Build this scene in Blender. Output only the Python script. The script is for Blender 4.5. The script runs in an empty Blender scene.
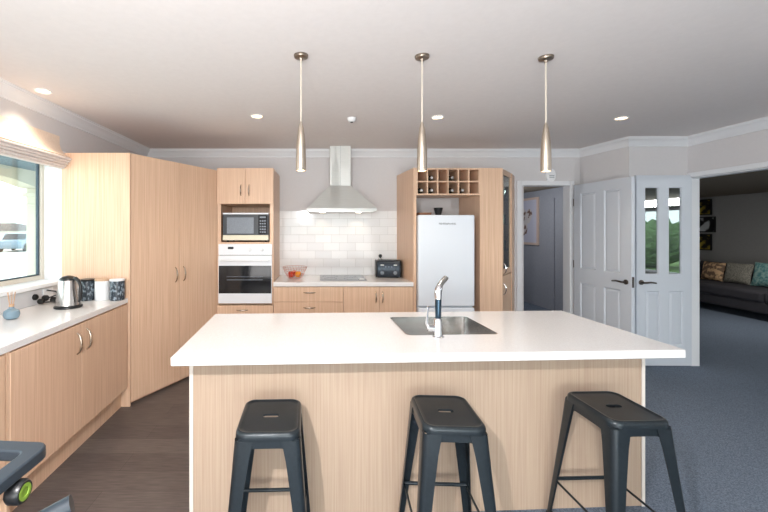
import bpy, math, random
from math import pi, sin, cos, radians
from mathutils import Vector, Matrix
random.seed(7)
S = bpy.context.scene
COL = S.collection

# ------------------------------------------------------------------ camera, world, main lights, exposure
H = 1.47
cam_d = bpy.data.cameras.new('camera'); cam = bpy.data.objects.new('camera', cam_d); COL.objects.link(cam)
cam.location = (0, 0, H); cam.rotation_euler = (pi/2, 0, 0)
cam_d.sensor_width = 36; cam_d.lens = 385/768*36
cam_d.shift_x = (384-320)/768; cam_d.shift_y = -(256-229)/768
cam_d.clip_start = 0.05; cam_d.clip_end = 300
S.camera = cam
S.view_settings.view_transform = 'Standard'; S.view_settings.look = 'None'
S.view_settings.gamma = 1; S.view_settings.use_curve_mapping = False
S.view_settings.exposure = 0.7
S.cycles.max_bounces = 10; S.cycles.diffuse_bounces = 6; S.cycles.use_denoising = True
S.cycles.sample_clamp_indirect = 6

w = bpy.data.worlds.new('World'); S.world = w; w.use_nodes = True
w.node_tree.nodes['Background'].inputs[0].default_value = (0.96, 0.975, 1.0, 1)
w.node_tree.nodes['Background'].inputs[1].default_value = 2.6

def light(name, kind, loc, rot, power, color=(1, 1, 1), **kw):
    d = bpy.data.lights.new(name, kind); d.energy = power; d.color = color
    for k, v in kw.items(): setattr(d, k, v)
    o = bpy.data.objects.new(name, d); o.location = loc; o.rotation_euler = rot; COL.objects.link(o); return o

# added fill behind the camera; daylight entering through the window over the left bench
light('rear_fill', 'AREA', (-.1, -2.85, 1.0), (radians(128), 0, 0), 95, (1.0, 0.985, 0.98), shape='RECTANGLE', size=3.6, size_y=2.1)
light('daylight_left_window', 'AREA', (-3.3, 2.0, 1.75), (0, radians(-85), 0), 24, (0.93, 0.97, 1.0), shape='RECTANGLE', size=1.3, size_y=3.0)
light('daylight_lounge_window', 'AREA', (8.3, -0.95, 2.12), (0, radians(35), 0), 80, (0.95, 0.98, 1.0), shape='RECTANGLE', size=.3, size_y=2.6)
light('lounge_fill', 'AREA', (6.4, 5.6, 2.15), (0, 0, 0), 13, (1.0, 0.97, 0.93), shape='DISK', size=.5)  # added fill to brighten the lounge, no fitting there
light('hall_fill', 'POINT', (3.0, 6.6, 2.0), (0, 0, 0), 16, (0.95, 0.97, 1.0), shadow_soft_size=0.12)  # added point fill that lifts the dim hallway
# photographer's lamp just left of the camera: it throws the faint pendant shadows on the ceiling
light('photo_lamp', 'POINT', (-0.38, -0.05, 1.86), (0, 0, 0), 100, (1, 0.98, 0.97), shadow_soft_size=0.012)

# ------------------------------------------------------------------ materials
def lin(c):
    return tuple(((x/255)/12.92 if x/255 <= .04045 else ((x/255+.055)/1.055)**2.4) for x in c) + (1,)
def mat(name, rgb, rough=.5, metal=0, spec=.5, emis=None, estr=0, alpha=None, coat=0, trans=0, ior=1.45):
    m = bpy.data.materials.new(name); m.use_nodes = True
    b = m.node_tree.nodes['Principled BSDF']
    b.inputs['Base Color'].default_value = lin(rgb); b.inputs['Roughness'].default_value = rough
    b.inputs['Metallic'].default_value = metal; b.inputs['Specular IOR Level'].default_value = spec
    b.inputs['Coat Weight'].default_value = coat; b.inputs['Transmission Weight'].default_value = trans
    b.inputs['IOR'].default_value = ior
    if emis: b.inputs['Emission Color'].default_value = lin(emis); b.inputs['Emission Strength'].default_value = estr
    return m
def noise_mat(name, c1, c2, scale=(1, 1, 1), nscale=10, rough=.5, detail=4, lo=.3, hi=.7, bump=0, bdist=.002, metal=0, spec=.5, coat=0):
    m = mat(name, c1, rough, metal, spec, coat=coat); nt = m.node_tree; N = nt.nodes; L = nt.links; b = N['Principled BSDF']
    tc = N.new('ShaderNodeTexCoord'); mp = N.new('ShaderNodeMapping'); mp.inputs['Scale'].default_value = scale
    no = N.new('ShaderNodeTexNoise'); no.inputs['Scale'].default_value = nscale; no.inputs['Detail'].default_value = detail
    cr = N.new('ShaderNodeValToRGB'); cr.color_ramp.elements[0].position = lo; cr.color_ramp.elements[1].position = hi
    cr.color_ramp.elements[0].color = lin(c1); cr.color_ramp.elements[1].color = lin(c2)
    L.new(tc.outputs['Object'], mp.inputs[0]); L.new(mp.outputs[0], no.inputs[0]); L.new(no.outputs[0], cr.inputs[0]); L.new(cr.outputs[0], b.inputs['Base Color'])
    if bump:
        bp = N.new('ShaderNodeBump'); bp.inputs['Strength'].default_value = bump; bp.inputs['Distance'].default_value = bdist
        L.new(no.outputs[0], bp.inputs['Height']); L.new(bp.outputs[0], b.inputs['Normal'])
    return m
def brick_mat(name, c1, c2, mortar, bw, bh, ms, plane='XZ', rough=.3, bump=.4, offset=.5, grain=None, wav=0, ox=0, oy=0):
    m = mat(name, c1, rough); nt = m.node_tree; N = nt.nodes; L = nt.links; b = N['Principled BSDF']
    tc = N.new('ShaderNodeTexCoord'); sp = N.new('ShaderNodeSeparateXYZ'); cb = N.new('ShaderNodeCombineXYZ')
    mp = N.new('ShaderNodeMapping'); mp.inputs['Location'].default_value = (ox, oy, 0)
    L.new(tc.outputs['Object'], sp.inputs[0]); L.new(sp.outputs[plane[0]], cb.inputs[0]); L.new(sp.outputs[plane[1]], cb.inputs[1])
    L.new(cb.outputs[0], mp.inputs[0])
    br = N.new('ShaderNodeTexBrick'); br.inputs['Scale'].default_value = 1; br.inputs['Brick Width'].default_value = bw
    br.inputs['Row Height'].default_value = bh; br.inputs['Mortar Size'].default_value = ms; br.offset = offset
    br.inputs['Mortar Smooth'].default_value = .3
    br.inputs['Color1'].default_value = lin(c1); br.inputs['Color2'].default_value = lin(c2); br.inputs['Mortar'].default_value = lin(mortar)
    L.new(mp.outputs[0], br.inputs['Vector'])
    out = br.outputs['Color']
    if grain:
        mg = N.new('ShaderNodeMapping'); mg.inputs['Scale'].default_value = grain; L.new(tc.outputs['Object'], mg.inputs[0])
        no = N.new('ShaderNodeTexNoise'); no.inputs['Scale'].default_value = 8; no.inputs['Detail'].default_value = 6; L.new(mg.outputs[0], no.inputs[0])
        mr = N.new('ShaderNodeMapRange'); mr.inputs[1].default_value = .3; mr.inputs[2].default_value = .7; mr.inputs[3].default_value = .72; mr.inputs[4].default_value = 1.25
        L.new(no.outputs[0], mr.inputs[0])
        mx = N.new('ShaderNodeMix'); mx.data_type = 'RGBA'; mx.blend_type = 'MULTIPLY'; mx.inputs[0].default_value = 1
        L.new(out, mx.inputs[6]); L.new(mr.outputs[0], mx.inputs[7]); out = mx.outputs[2]
    L.new(out, b.inputs['Base Color'])
    iv = N.new('ShaderNodeMath'); iv.operation = 'SUBTRACT'; iv.inputs[0].default_value = 1; L.new(br.outputs['Fac'], iv.inputs[1])
    bp = N.new('ShaderNodeBump'); bp.inputs['Strength'].default_value = bump; bp.inputs['Distance'].default_value = .002
    hsock = iv.outputs[0]
    if wav:
        n2 = N.new('ShaderNodeTexNoise'); n2.inputs['Scale'].default_value = 9; L.new(tc.outputs['Object'], n2.inputs[0])
        ad = N.new('ShaderNodeMath'); ad.operation = 'MULTIPLY_ADD'; ad.inputs[1].default_value = wav; L.new(n2.outputs[0], ad.inputs[0]); L.new(iv.outputs[0], ad.inputs[2]); hsock = ad.outputs[0]
    L.new(hsock, bp.inputs['Height']); L.new(bp.outputs[0], b.inputs['Normal'])
    return m
def glass_mat(name, tint=(235, 245, 245), refl=.12, rough=.0, facing=True):
    m = bpy.data.materials.new(name); m.use_nodes = True; nt = m.node_tree; N = nt.nodes; L = nt.links; N.clear()
    o = N.new('ShaderNodeOutputMaterial'); t = N.new('ShaderNodeBsdfTransparent'); t.inputs[0].default_value = lin(tint)
    g = N.new('ShaderNodeBsdfGlossy'); g.inputs['Roughness'].default_value = rough
    mx = N.new('ShaderNodeMixShader'); mx.inputs[0].default_value = refl
    L.new(t.outputs[0], mx.inputs[1]); L.new(g.outputs[0], mx.inputs[2]); L.new(mx.outputs[0], o.inputs[0])
    return m

def beech_mat(name, c1, c2):
    m = noise_mat(name, c1, c2, (90, 90, 1.2), 1.6, .38, 3, .3, .7, spec=.4)
    return m
M = {}
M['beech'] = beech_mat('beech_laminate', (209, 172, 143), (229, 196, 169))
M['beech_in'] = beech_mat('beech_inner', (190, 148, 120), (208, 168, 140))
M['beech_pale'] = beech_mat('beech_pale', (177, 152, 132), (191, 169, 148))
M['edge'] = mat('pale_edge_strip', (226, 216, 206), .4)
M['wall'] = noise_mat('wall_paint', (209, 206, 207), (211, 208, 209), nscale=40, rough=.85, spec=.2)
M['ceil'] = noise_mat('ceiling_paint', (228, 223, 221), (231, 226, 224), nscale=30, rough=.9, spec=.2)
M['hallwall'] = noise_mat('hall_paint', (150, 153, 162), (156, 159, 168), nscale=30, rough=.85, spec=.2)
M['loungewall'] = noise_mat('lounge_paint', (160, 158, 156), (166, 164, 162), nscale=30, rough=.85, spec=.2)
M['loungeceil'] = noise_mat('lounge_ceiling_dim', (150, 138, 122), (156, 144, 128), nscale=30, rough=.9, spec=.2)  # brown tone: the ceiling's lack of light put into its colour
M['trim'] = mat('white_trim', (226, 227, 230), .45)
M['door'] = mat('white_door', (206, 211, 219), .42)
M['white'] = mat('white_plastic', (235, 236, 238), .35)
M['reveal'] = mat('reveal_white', (240, 243, 246), .5)
M['frame'] = mat('window_frame_cream', (214, 208, 196), .45)
M['frame_dark'] = mat('window_gasket', (62, 78, 90), .5)
M['quartz'] = noise_mat('white_quartz', (226, 223, 222), (238, 236, 235), nscale=260, rough=.16, detail=2, lo=.35, hi=.6)
M['carpet'] = noise_mat('carpet', (92, 103, 118), (128, 140, 156), nscale=160, rough=.95, detail=5, lo=.35, hi=.65, bump=.9, bdist=.006, spec=.1)
M['wood'] = brick_mat('dark_vinyl_planks', (84, 77, 75), (98, 91, 88), (56, 52, 50), 1.22, .18, .0012, 'XY', .42, .15, .37, grain=(1.0, 14, 1))
M['tile'] = brick_mat('white_subway_tile', (226, 225, 226), (236, 235, 235), (200, 198, 196), .2, .1, .0016, 'XZ', .1, .5, .5, wav=.55, ox=.06, oy=-.0)
M['marble'] = brick_mat('pale_stone_tile', (208, 208, 210), (220, 220, 222), (196, 196, 196), .3, .2, .0015, 'YZ', .2, .2, 0, ox=.05, oy=.1)
M['steel'] = noise_mat('brushed_steel', (190, 188, 185), (208, 206, 203), (1, 1, 30), 20, .28, 2, metal=1)
M['steel_sink'] = noise_mat('sink_steel', (196, 194, 192), (214, 212, 210), (1, 1, 30), 20, .2, 2, metal=1)
M['steel_v'] = noise_mat('kettle_steel', (188, 184, 180), (205, 200, 196), (30, 30, 1), 10, .26, 2, metal=1)
M['hood'] = noise_mat('hood_steel', (206, 207, 204), (214, 215, 212), (1, 1, 25), 12, .42, 2, metal=.25)
M['chrome'] = mat('chrome', (225, 225, 228), .07, 1)
M['nickel'] = mat('satin_nickel', (186, 174, 160), .25, 1)
M['bronze'] = mat('satin_brass', (150, 138, 126), .3, 1)
M['pendant'] = noise_mat('champagne_metal', (196, 183, 168), (206, 193, 178), (60, 60, 1), 4, .32, 2, metal=1)
M['rod'] = mat('cream_rod', (214, 204, 190), .4, .3)
M['gun'] = noise_mat('gunmetal_paint', (33, 40, 45), (39, 46, 51), nscale=60, rough=.3, metal=.3, spec=.6)
M['black'] = mat('black_plastic', (26, 27, 29), .35)
M['black_gloss'] = mat('black_gloss', (22, 24, 28), .06)
M['rubber'] = mat('black_rubber', (24, 24, 24), .7)
M['fridge'] = mat('fridge_white', (226, 232, 240), .28)
M['appl'] = mat('appliance_white', (233, 236, 241), .25)
M['cream'] = mat('microwave_cream', (226, 222, 200), .35)
M['screen'] = noise_mat('mesh_window', (118, 126, 136), (134, 142, 152), nscale=200, rough=.25)
M['dgrey'] = mat('dark_grey', (58, 62, 68), .4)
M['glow'] = mat('warm_bulb', (255, 236, 206), .5, emis=(255, 232, 196), estr=9)
M['glow_d'] = mat('downlight_lens', (255, 236, 206), .5, emis=(255, 214, 160), estr=5)
M['glow_s'] = mat('warm_lens', (255, 236, 206), .5, emis=(255, 238, 212), estr=5)
M['glass'] = glass_mat('clear_glass')
M['glass_m'] = glass_mat('door_glass', (190, 198, 198), .45, .01)
M['glass_c'] = glass_mat('cabinet_glass', (232, 240, 236), .34, .03)
M['fabric_w'] = noise_mat('blind_fabric_warm_lit', (226, 206, 188), (236, 218, 202), nscale=90, rough=.85, bump=.2)  # peach tint: warm light on the upper fabric put into its colour
M['fabric_r'] = noise_mat('blind_fold', (216, 206, 202), (228, 220, 216), nscale=90, rough=.85, bump=.2)
M['red'] = noise_mat('apple_skin', (180, 32, 22), (206, 70, 36), nscale=30, rough=.3)
M['orange'] = noise_mat('orange_peel', (224, 140, 24), (236, 160, 40), nscale=160, rough=.45, bump=.3)
M['wire'] = mat('copper_wire', (206, 150, 138), .3, .8)
M['vase'] = mat('blue_glaze', (122, 146, 160), .25)
M['reed'] = mat('reed_tan', (198, 160, 128), .7)
M['pattern'] = noise_mat('dark_patterned_ceramic', (40, 50, 60), (130, 142, 152), (1, 1, .6), 70, .4, 1, .5, .62)
M['lid'] = mat('pale_wood_lid', (200, 168, 140), .5)
M['lime'] = mat('lime_green', (120, 150, 52), .35)
M['sofa'] = noise_mat('charcoal_upholstery', (52, 50, 55), (64, 62, 67), nscale=120, rough=.9, bump=.3)
M['frame_w'] = mat('blush_frame', (206, 184, 172), .5)
M['mount'] = mat('picture_mount', (196, 196, 212), .7)
M['bottle'] = mat('bottle_glass', (26, 34, 28), .08)
M['bottle_cap'] = mat('bottle_foil', (196, 192, 188), .3, .8)
M['bowl'] = mat('black_bowl', (28, 28, 30), .4)
M['board'] = mat('brown_tray', (146, 104, 80), .5)
# outdoors
M['pave'] = noise_mat('pale_paving', (206, 202, 196), (220, 216, 208), nscale=2, rough=.9)
M['grass'] = noise_mat('dry_grass', (186, 182, 140), (204, 196, 160), nscale=3, rough=.95)
M['green'] = noise_mat('garden_lawn', (96, 128, 62), (122, 148, 80), nscale=5, rough=.95)
M['hedge'] = noise_mat('hedge_leaves', (62, 92, 54), (126, 156, 104), nscale=9, rough=.8, bump=1, bdist=.05)
M['soffit'] = mat('blue_grey_soffit', (72, 100, 116), .7)
M['render'] = mat('cream_render', (214, 206, 184), .9)
M['housew'] = mat('far_house_wall', (214, 210, 204), .9)
M['roof'] = noise_mat('dark_roof', (74, 66, 66), (90, 80, 78), nscale=3, rough=.8)
M['car'] = mat('car_paint', (112, 132, 148), .25, .4)
M['carglass'] = mat('car_glass', (30, 40, 52), .1)

# ------------------------------------------------------------------ mesh helpers
class MB:
    def __init__(s): s.v = []; s.f = []
    def add(s, vs, fs):
        n = len(s.v); s.v += [tuple(v) for v in vs]; s.f += [tuple(i+n for i in f) for f in fs]; return s
    def box(s, x0, x1, y0, y1, z0, z1):
        vs = [(x, y, z) for z in (z0, z1) for y in (y0, y1) for x in (x0, x1)]
        return s.add(vs, [(0, 2, 3, 1), (4, 5, 7, 6), (0, 1, 5, 4), (1, 3, 7, 5), (3, 2, 6, 7), (2, 0, 4, 6)])
    def loft(s, rings, c0=True, c1=True, closed=False):
        n = len(rings[0]); vs = [p for r in rings for p in r]; fs = []
        R = len(rings)
        for i in range(R if closed else R-1):
            a = i*n; b = ((i+1) % R)*n
            for j in range(n):
                k = (j+1) % n; fs.append((a+j, a+k, b+k, b+j))
        if not closed:
            if c0: fs.append(tuple(range(n-1, -1, -1)))
            if c1: fs.append(tuple((R-1)*n+j for j in range(n)))
        return s.add(vs, fs)
    def lathe(s, prof, c=(0, 0, 0), axis='Z', n=32, c0=True, c1=True):
        rings = []
        for r, h in prof:
            ring = []
            for k in range(n):
                a = 2*pi*k/n; p, q = r*cos(a), r*sin(a)
                if axis == 'Z': ring.append((c[0]+p, c[1]+q, c[2]+h))
                elif axis == 'Y': ring.append((c[0]+p, c[1]+h, c[2]+q))
                else: ring.append((c[0]+h, c[1]+p, c[2]+q))
            rings.append(ring)
        return s.loft(rings, c0, c1)
    def tube(s, pts, r, n=12, c=True):
        pts = [Vector(p) for p in pts]; rr = r if isinstance(r, (list, tuple)) else [r]*len(pts)
        rings = []; up = None
        for i, p in enumerate(pts):
            d = (pts[min(i+1, len(pts)-1)]-pts[max(i-1, 0)]).normalized()
            if up is None: up = Vector((0, 0, 1)) if abs(d.z) < .9 else Vector((1, 0, 0))
            u = d.cross(up)
            u.normalize(); v = u.cross(d).normalized(); up = v
            rings.append([tuple(p+u*rr[i]*cos(2*pi*k/n)+v*rr[i]*sin(2*pi*k/n)) for k in range(n)])
        return s.loft(rings, c, c)
    def prism(s, pts, z0, z1):
        return s.loft([[(x, y, z0) for x, y in pts], [(x, y, z1) for x, y in pts]])
    def prism_ax(s, pts, a0, a1, axis):   # polygon in the two other axes, extruded along axis
        f = {'X': lambda a, p, q: (a, p, q), 'Y': lambda a, p, q: (p, a, q)}[axis]
        return s.loft([[f(a0, p, q) for p, q in pts], [f(a1, p, q) for p, q in pts]])
    def xf(s, m):
        s.v = [tuple(m @ Vector(v)) for v in s.v]; return s
    def build(s, name, m, parent=None, world=False, bevel=0, seg=2, smooth=35, sub=0):
        vs = s.v
        if world and parent is not None:
            inv = (Matrix.Translation(parent.location) @ Matrix.Rotation(parent.rotation_euler.z, 4, 'Z')).inverted()
            vs = [tuple(inv @ Vector(v)) for v in vs]
        me = bpy.data.meshes.new(name); me.from_pydata(vs, [], s.f); me.validate()
        import bmesh
        bm = bmesh.new(); bm.from_mesh(me); bmesh.ops.recalc_face_normals(bm, faces=bm.faces)
        bm.to_mesh(me); bm.free()
        me.materials.append(M[m] if isinstance(m, str) else m)
        me.polygons.foreach_set('use_smooth', [True]*len(me.polygons))
        if smooth < 180: me.set_sharp_from_angle(angle=radians(smooth))
        o = bpy.data.objects.new(name, me); COL.objects.link(o)
        if parent is not None: o.parent = parent
        if bevel:
            b = o.modifiers.new('bevel', 'BEVEL'); b.width = bevel; b.segments = seg; b.limit_method = 'ANGLE'; b.angle_limit = radians(40)
        if sub:
            b = o.modifiers.new('sub', 'SUBSURF'); b.levels = sub; b.render_levels = sub
        return o
def rrect(x0, x1, y0, y1, z, r, k=4):
    out = []
    for cx, cy, a0 in ((x1-r, y0+r, -pi/2), (x1-r, y1-r, 0), (x0+r, y1-r, pi/2), (x0+r, y0+r, pi)):
        for i in range(k+1):
            a = a0+pi/2*i/k; out.append((cx+r*cos(a), cy+r*sin(a), z))
    return out
def tag(o, label, cat, group=None, kind=None):
    if label: o['label'] = label
    if cat: o['category'] = cat
    if group: o['group'] = group
    if kind: o['kind'] = kind
    return o
def thing(name, label, cat, loc=(0, 0, 0), rz=0, group=None):
    o = bpy.data.objects.new(name, None); COL.objects.link(o); o.location = loc; o.rotation_euler = (0, 0, rz)
    o.empty_display_size = .1
    return tag(o, label, cat, group)
def struct(name, mb, m, parent=None, **kw):
    o = mb.build(name, m, parent, **kw)
    if parent is None: o['kind'] = 'structure'
    return o
def copy_tree(o, parent=None):
    c = o.copy(); COL.objects.link(c)
    if parent is not None: c.parent = parent
    for ch in list(o.children): copy_tree(ch, c)
    return c
def dup(o, loc, label, group=None, rz=None):
    c = copy_tree(o); c.location = loc; c['label'] = label
    if group: c['group'] = group
    if rz is not None: c.rotation_euler = (0, 0, rz)
    return c
def text(name, s, size, m, parent, mtx):
    cu = bpy.data.curves.new(name, 'FONT'); cu.body = s; cu.size = size; cu.extrude = .0006; cu.align_x = 'CENTER'; cu.align_y = 'CENTER'
    to = bpy.data.objects.new(name, cu); COL.objects.link(to)
    me = bpy.data.meshes.new_from_object(to.evaluated_get(bpy.context.evaluated_depsgraph_get()))
    bpy.data.objects.remove(to); me.transform(mtx); me.materials.clear(); me.materials.append(M[m])
    o = bpy.data.objects.new(name, me); COL.objects.link(o); o.parent = parent; return o
def bow(p, axis, out, L=.13, r=.0055, proj=.028):
    """bow handle: centre p on the face, axis direction, outward direction"""
    p = Vector(p); a = Vector(axis).normalized(); o = Vector(out).normalized(); mb = MB()
    n = 12; pts = []; rr = []
    for i in range(n+1):
        t = i/n*2-1; pts.append(p+a*t*L/2+o*(proj*(1-t*t)**.6+.001)); rr.append(r*(1.25-.45*abs(t)**2))
    mb.tube(pts, rr, 10)
    return mb

# ------------------------------------------------------------------ the room
CH = 2.45
def wall_mb(p0, p1, th, z0, z1, openings=()):
    """wall from p0 to p1 (inner face), thickness to the left of the direction; openings (t0,t1,za,zb) in metres"""
    p0 = Vector(p0+(0,)); p1 = Vector(p1+(0,)); d = (p1-p0); L = d.length; d.normalize(); n = Vector((-d.y, d.x, 0))
    mb = MB()
    def blk(a, b, c, e):
        if b-a < 1e-4 or e-c < 1e-4: return
        q = [p0+d*a, p0+d*b, p0+d*b+n*th, p0+d*a+n*th]
        mb.prism([(v.x, v.y) for v in q], c, e)
    cur = 0
    for (a, b, c, e) in sorted(openings):
        blk(cur, a, z0, z1); blk(a, b, z0, c); blk(a, b, e, z1); cur = b
    blk(cur, L, z0, z1)
    return mb
# left wall (window 1): direction from rear to back, thickness to the left = outside
struct('wall_left', wall_mb((-2.150, -3), (-2.150, 4.9), .23, 0, 2.6, [(3.75, 6.25, 1.045, 2.12)]), 'wall')
struct('wall_back', wall_mb((-2.150, 4.78), (3.23, 4.78), .12, 0, 2.6, [(4.677, 5.273, 0, 2.009)]), 'wall')
P0, P1, P2 = (3.23, 4.78), (3.33, 4.15), (3.965, 4.15)
struct('wall_side', MB().prism([P0, P1, P2, (4.06, 4.15), (4.07, 4.25), (4.1, 4.9), (3.23, 4.9)], 0, 2.6), 'wall')
RW = Vector((4.05-3.965, -3-4.15, 0)).normalized()
rw_len = (Vector((4.05, -3, 0))-Vector((3.965, 4.15, 0))).length
struct('wall_right', wall_mb(P2, (4.05, -3), .1, 0, 2.6, [(0, 3.1, 0, 2.02)]), 'wall')
struct('wall_rear', wall_mb((4.15, -3), (-2.330, -3), .15, 0, 2.6, [(.9, 5.6, .05, 2.25)]), 'wall')
struct('floor', MB().prism([(-2.330, 2.1), (1.72, 2.1), (1.72, 4.9), (-2.330, 4.9)], -.06, 0).prism([(-2.330, -3.15), (-.66, -3.15), (-.66, 2.1), (-2.330, 2.1)], -.06, 0), 'wood')
struct('floor', MB().prism([(-.66, -3.15), (8.7, -3.15), (8.7, 9.2), (2.3, 9.2), (2.3, 4.9), (1.72, 4.9), (1.72, 2.1), (-.66, 2.1)], -.06, .004), 'carpet')
struct('ceiling', MB().prism([(-2.330, -3.15), (4.15, -3.15), (4.1, 4.9), (-2.330, 4.9)], 2.45, 2.6), 'ceil')
def sweep(path, prof, z):
    """path of (x,y), interior on the right side of travel; prof (out,dz)"""
    pts = [Vector(p+(0,)) for p in path]; rings = []
    for i, p in enumerate(pts):
        ds = []
        if i > 0: ds.append((p-pts[i-1]).normalized())
        if i < len(pts)-1: ds.append((pts[i+1]-p).normalized())
        ns = [Vector((d.y, -d.x, 0)) for d in ds]
        if len(ns) == 2:
            b = (ns[0]+ns[1]).normalized(); b = b/max(.2, b.dot(ns[0]))
        else: b = ns[0]
        rings.append([tuple(p+b*o+Vector((0, 0, z+dz))) for o, dz in prof])
    return MB().loft(rings)
corn = [(0, -.092), (.01, -.09), (.012, -.078), (.02, -.07), (.03, -.05), (.048, -.03), (.066, -.02), (.068, -.01), (.078, -.008), (.08, 0), (0, 0)]
struct('trim_1', sweep([(-2.150, -3), (-2.150, 4.78), P0, P1, P2, (4.05, -3)], corn, CH), 'trim', smooth=25)
# hallway behind the back wall
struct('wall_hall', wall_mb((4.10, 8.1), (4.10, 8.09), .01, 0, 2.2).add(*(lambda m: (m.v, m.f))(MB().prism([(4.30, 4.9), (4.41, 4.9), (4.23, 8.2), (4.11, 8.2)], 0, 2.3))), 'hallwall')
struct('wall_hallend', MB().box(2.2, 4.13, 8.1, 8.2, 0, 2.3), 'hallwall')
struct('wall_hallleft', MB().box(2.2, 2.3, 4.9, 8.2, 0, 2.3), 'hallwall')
struct('ceiling', MB().box(2.2, 4.3, 4.9, 8.2, 2.2, 2.3), 'loungeceil')
# lounge beyond the right opening
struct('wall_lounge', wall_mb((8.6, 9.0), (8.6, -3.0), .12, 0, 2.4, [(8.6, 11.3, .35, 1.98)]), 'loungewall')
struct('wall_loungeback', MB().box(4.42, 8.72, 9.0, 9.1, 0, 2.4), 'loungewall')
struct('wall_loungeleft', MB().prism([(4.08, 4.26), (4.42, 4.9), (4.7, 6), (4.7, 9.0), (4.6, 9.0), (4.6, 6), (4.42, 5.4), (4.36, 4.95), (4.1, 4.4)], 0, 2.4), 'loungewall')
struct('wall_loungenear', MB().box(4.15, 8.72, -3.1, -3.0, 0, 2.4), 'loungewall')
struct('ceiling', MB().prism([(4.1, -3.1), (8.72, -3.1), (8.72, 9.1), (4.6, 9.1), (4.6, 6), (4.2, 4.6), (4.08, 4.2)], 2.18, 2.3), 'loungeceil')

# architraves of the hall opening, of the lounge opening
def architrave_box(x0, x1, y0, y1, z1, wd):
    return MB().box(x0-wd, x0, y0, y1, 0, z1+wd).box(x1, x1+wd, y0, y1, 0, z1+wd).box(x0, x1, y0, y1, z1, z1+wd)
o = struct('trim_2', architrave_box(2.497, 3.093, 4.762, 4.79, 2.009, .058).box(2.485, 2.499, 4.78, 4.9, 0, 2.02).box(3.091, 3.105, 4.78, 4.9, 0, 2.02).box(2.49, 3.1, 4.78, 4.9, 2.007, 2.02), 'trim', bevel=.004)
mbx = MB()
def rwp(t, o):   # point on the right wall: distance t from P2, offset o into the room
    q = Vector((P2[0], P2[1], 0))+RW*t+Vector((RW.y, -RW.x, 0))*o; return (q.x, q.y)
for a, b, c, e in ((3.1, 3.165, 0, 2.07), (.0, 3.1, 2.02, 2.07)):
    mbx.prism([rwp(a, .018), rwp(b, .018), rwp(b, -.115), rwp(a, -.115)], c, e)
mbx.prism([rwp(.0, 0), rwp(3.1, 0), rwp(3.1, -.1), rwp(.0, -.1)], 2.008, 2.02).box(3.974, 4.062, 4.118, 4.151, 0, 2.02)
struct('trim_3', mbx, 'trim', bevel=.004)
struct('baseboard_back', MB().box(3.15, 3.225, 4.765, 4.78, 0, .08), 'trim')
struct('baseboard_lounge', MB().box(8.585, 8.6, -3, 9.0, 0, .1), 'trim')
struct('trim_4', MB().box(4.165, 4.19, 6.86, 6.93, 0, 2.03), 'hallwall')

# left window
fr = MB()
Y0, Y1, Z0, Z1 = .75, 3.25, 1.045, 2.12
struct('window_1', MB().box(-2.370, -2.320, Y0, Y0+.05, Z0, Z1).box(-2.370, -2.320, Y1-.045, Y1, Z0, Z1).box(-2.370, -2.320, Y0+.05, Y1-.045, Z0, Z0+.04).box(-2.370, -2.320, Y0+.05, Y1-.045, Z1-.045, Z1), 'frame', bevel=.004)
win = bpy.data.objects['window_1']
MB().box(-2.355, -2.335, Y0+.05, Y0+.062, Z0+.04, Z1-.045).box(-2.355, -2.335, Y1-.062, Y1-.045, Z0+.04, Z1-.045).box(-2.355, -2.335, Y0+.062, Y1-.062, Z0+.04, Z0+.05).box(-2.355, -2.335, Y0+.062, Y1-.062, Z1-.06, Z1-.045).build('gasket', 'frame_dark', win)
MB().box(-2.348, -2.342, Y0+.06, Y1-.06, Z0+.045, Z1-.05).build('pane', 'glass', win)
MB().box(-2.320, -2.145, Y1-.012, Y1, Z0, Z1).box(-2.320, -2.145, Y0, Y0+.012, Z0, Z1).box(-2.320, -2.145, Y0+.012, Y1-.012, Z1-.012, Z1).build('jamb_lining', 'reveal', win, bevel=.002)
MB().box(-2.320, -2.095, Y0-.05, Y1-.055, Z0-.022, Z0+.008).build('window_sill', 'reveal', win, bevel=.006, seg=3)
# unseen glazed doors, added in the rear wall to let light in
fr = MB()
for x in (-1.45, .1, 1.65, 3.2): fr.box(x, x+.06, -3.1, -3.05, .05, 2.25)
fr.box(-1.45, 3.26, -3.1, -3.05, .05, .13).box(-1.45, 3.26, -3.1, -3.05, 2.17, 2.25)
w2 = struct('window_2', fr, 'frame')
MB().box(-1.4, 3.2, -3.08, -3.074, .13, 2.17).build('pane', 'glass', w2)
# lounge window
fr = MB()
for y in (-2.3, -1.0, .35): fr.box(8.62, 8.66, y, y+.05, .35, 1.98)
fr.box(8.62, 8.66, -2.3, .4, .35, .4).box(8.62, 8.66, -2.3, .4, 1.93, 1.98)
w3 = struct('window_3', fr, 'trim')
MB().box(8.638, 8.644, -2.25, .36, .4, 1.93).build('pane', 'glass', w3)

# tiled splashbacks
struct('trim_5', MB().box(-.5, .952, 4.77, 4.781, .9, 1.694), 'tile')
struct('trim_6', MB().box(-2.151, -2.138, .8, 3.2, .9, 1.022), 'marble')

# ------------------------------------------------------------------ outside
struct('floor', MB().box(-90, 60, -60, 90, -.36, -.3), 'pave')
tag(MB().box(-60, -14, 6, 17, -.3, -.27).build('grass_verge', 'grass'), 'strip of sunlit dry lawn outside the left window', 'lawn', kind='stuff')
tag(MB().box(10, 40, -30, 20, -.3, -.1).build('lawn', 'green'), 'green lawn outside reflected in the glazed door', 'lawn', kind='stuff')
pt = thing('porch', 'cream porch beam and column with blue grey soffit outside left window', 'porch', (-3.9, 5.3, -.3))
MB().box(-4.0, -2.39, -2, 6.4, 2.24, 2.3).build('soffit', 'soffit', pt, world=True)
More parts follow.
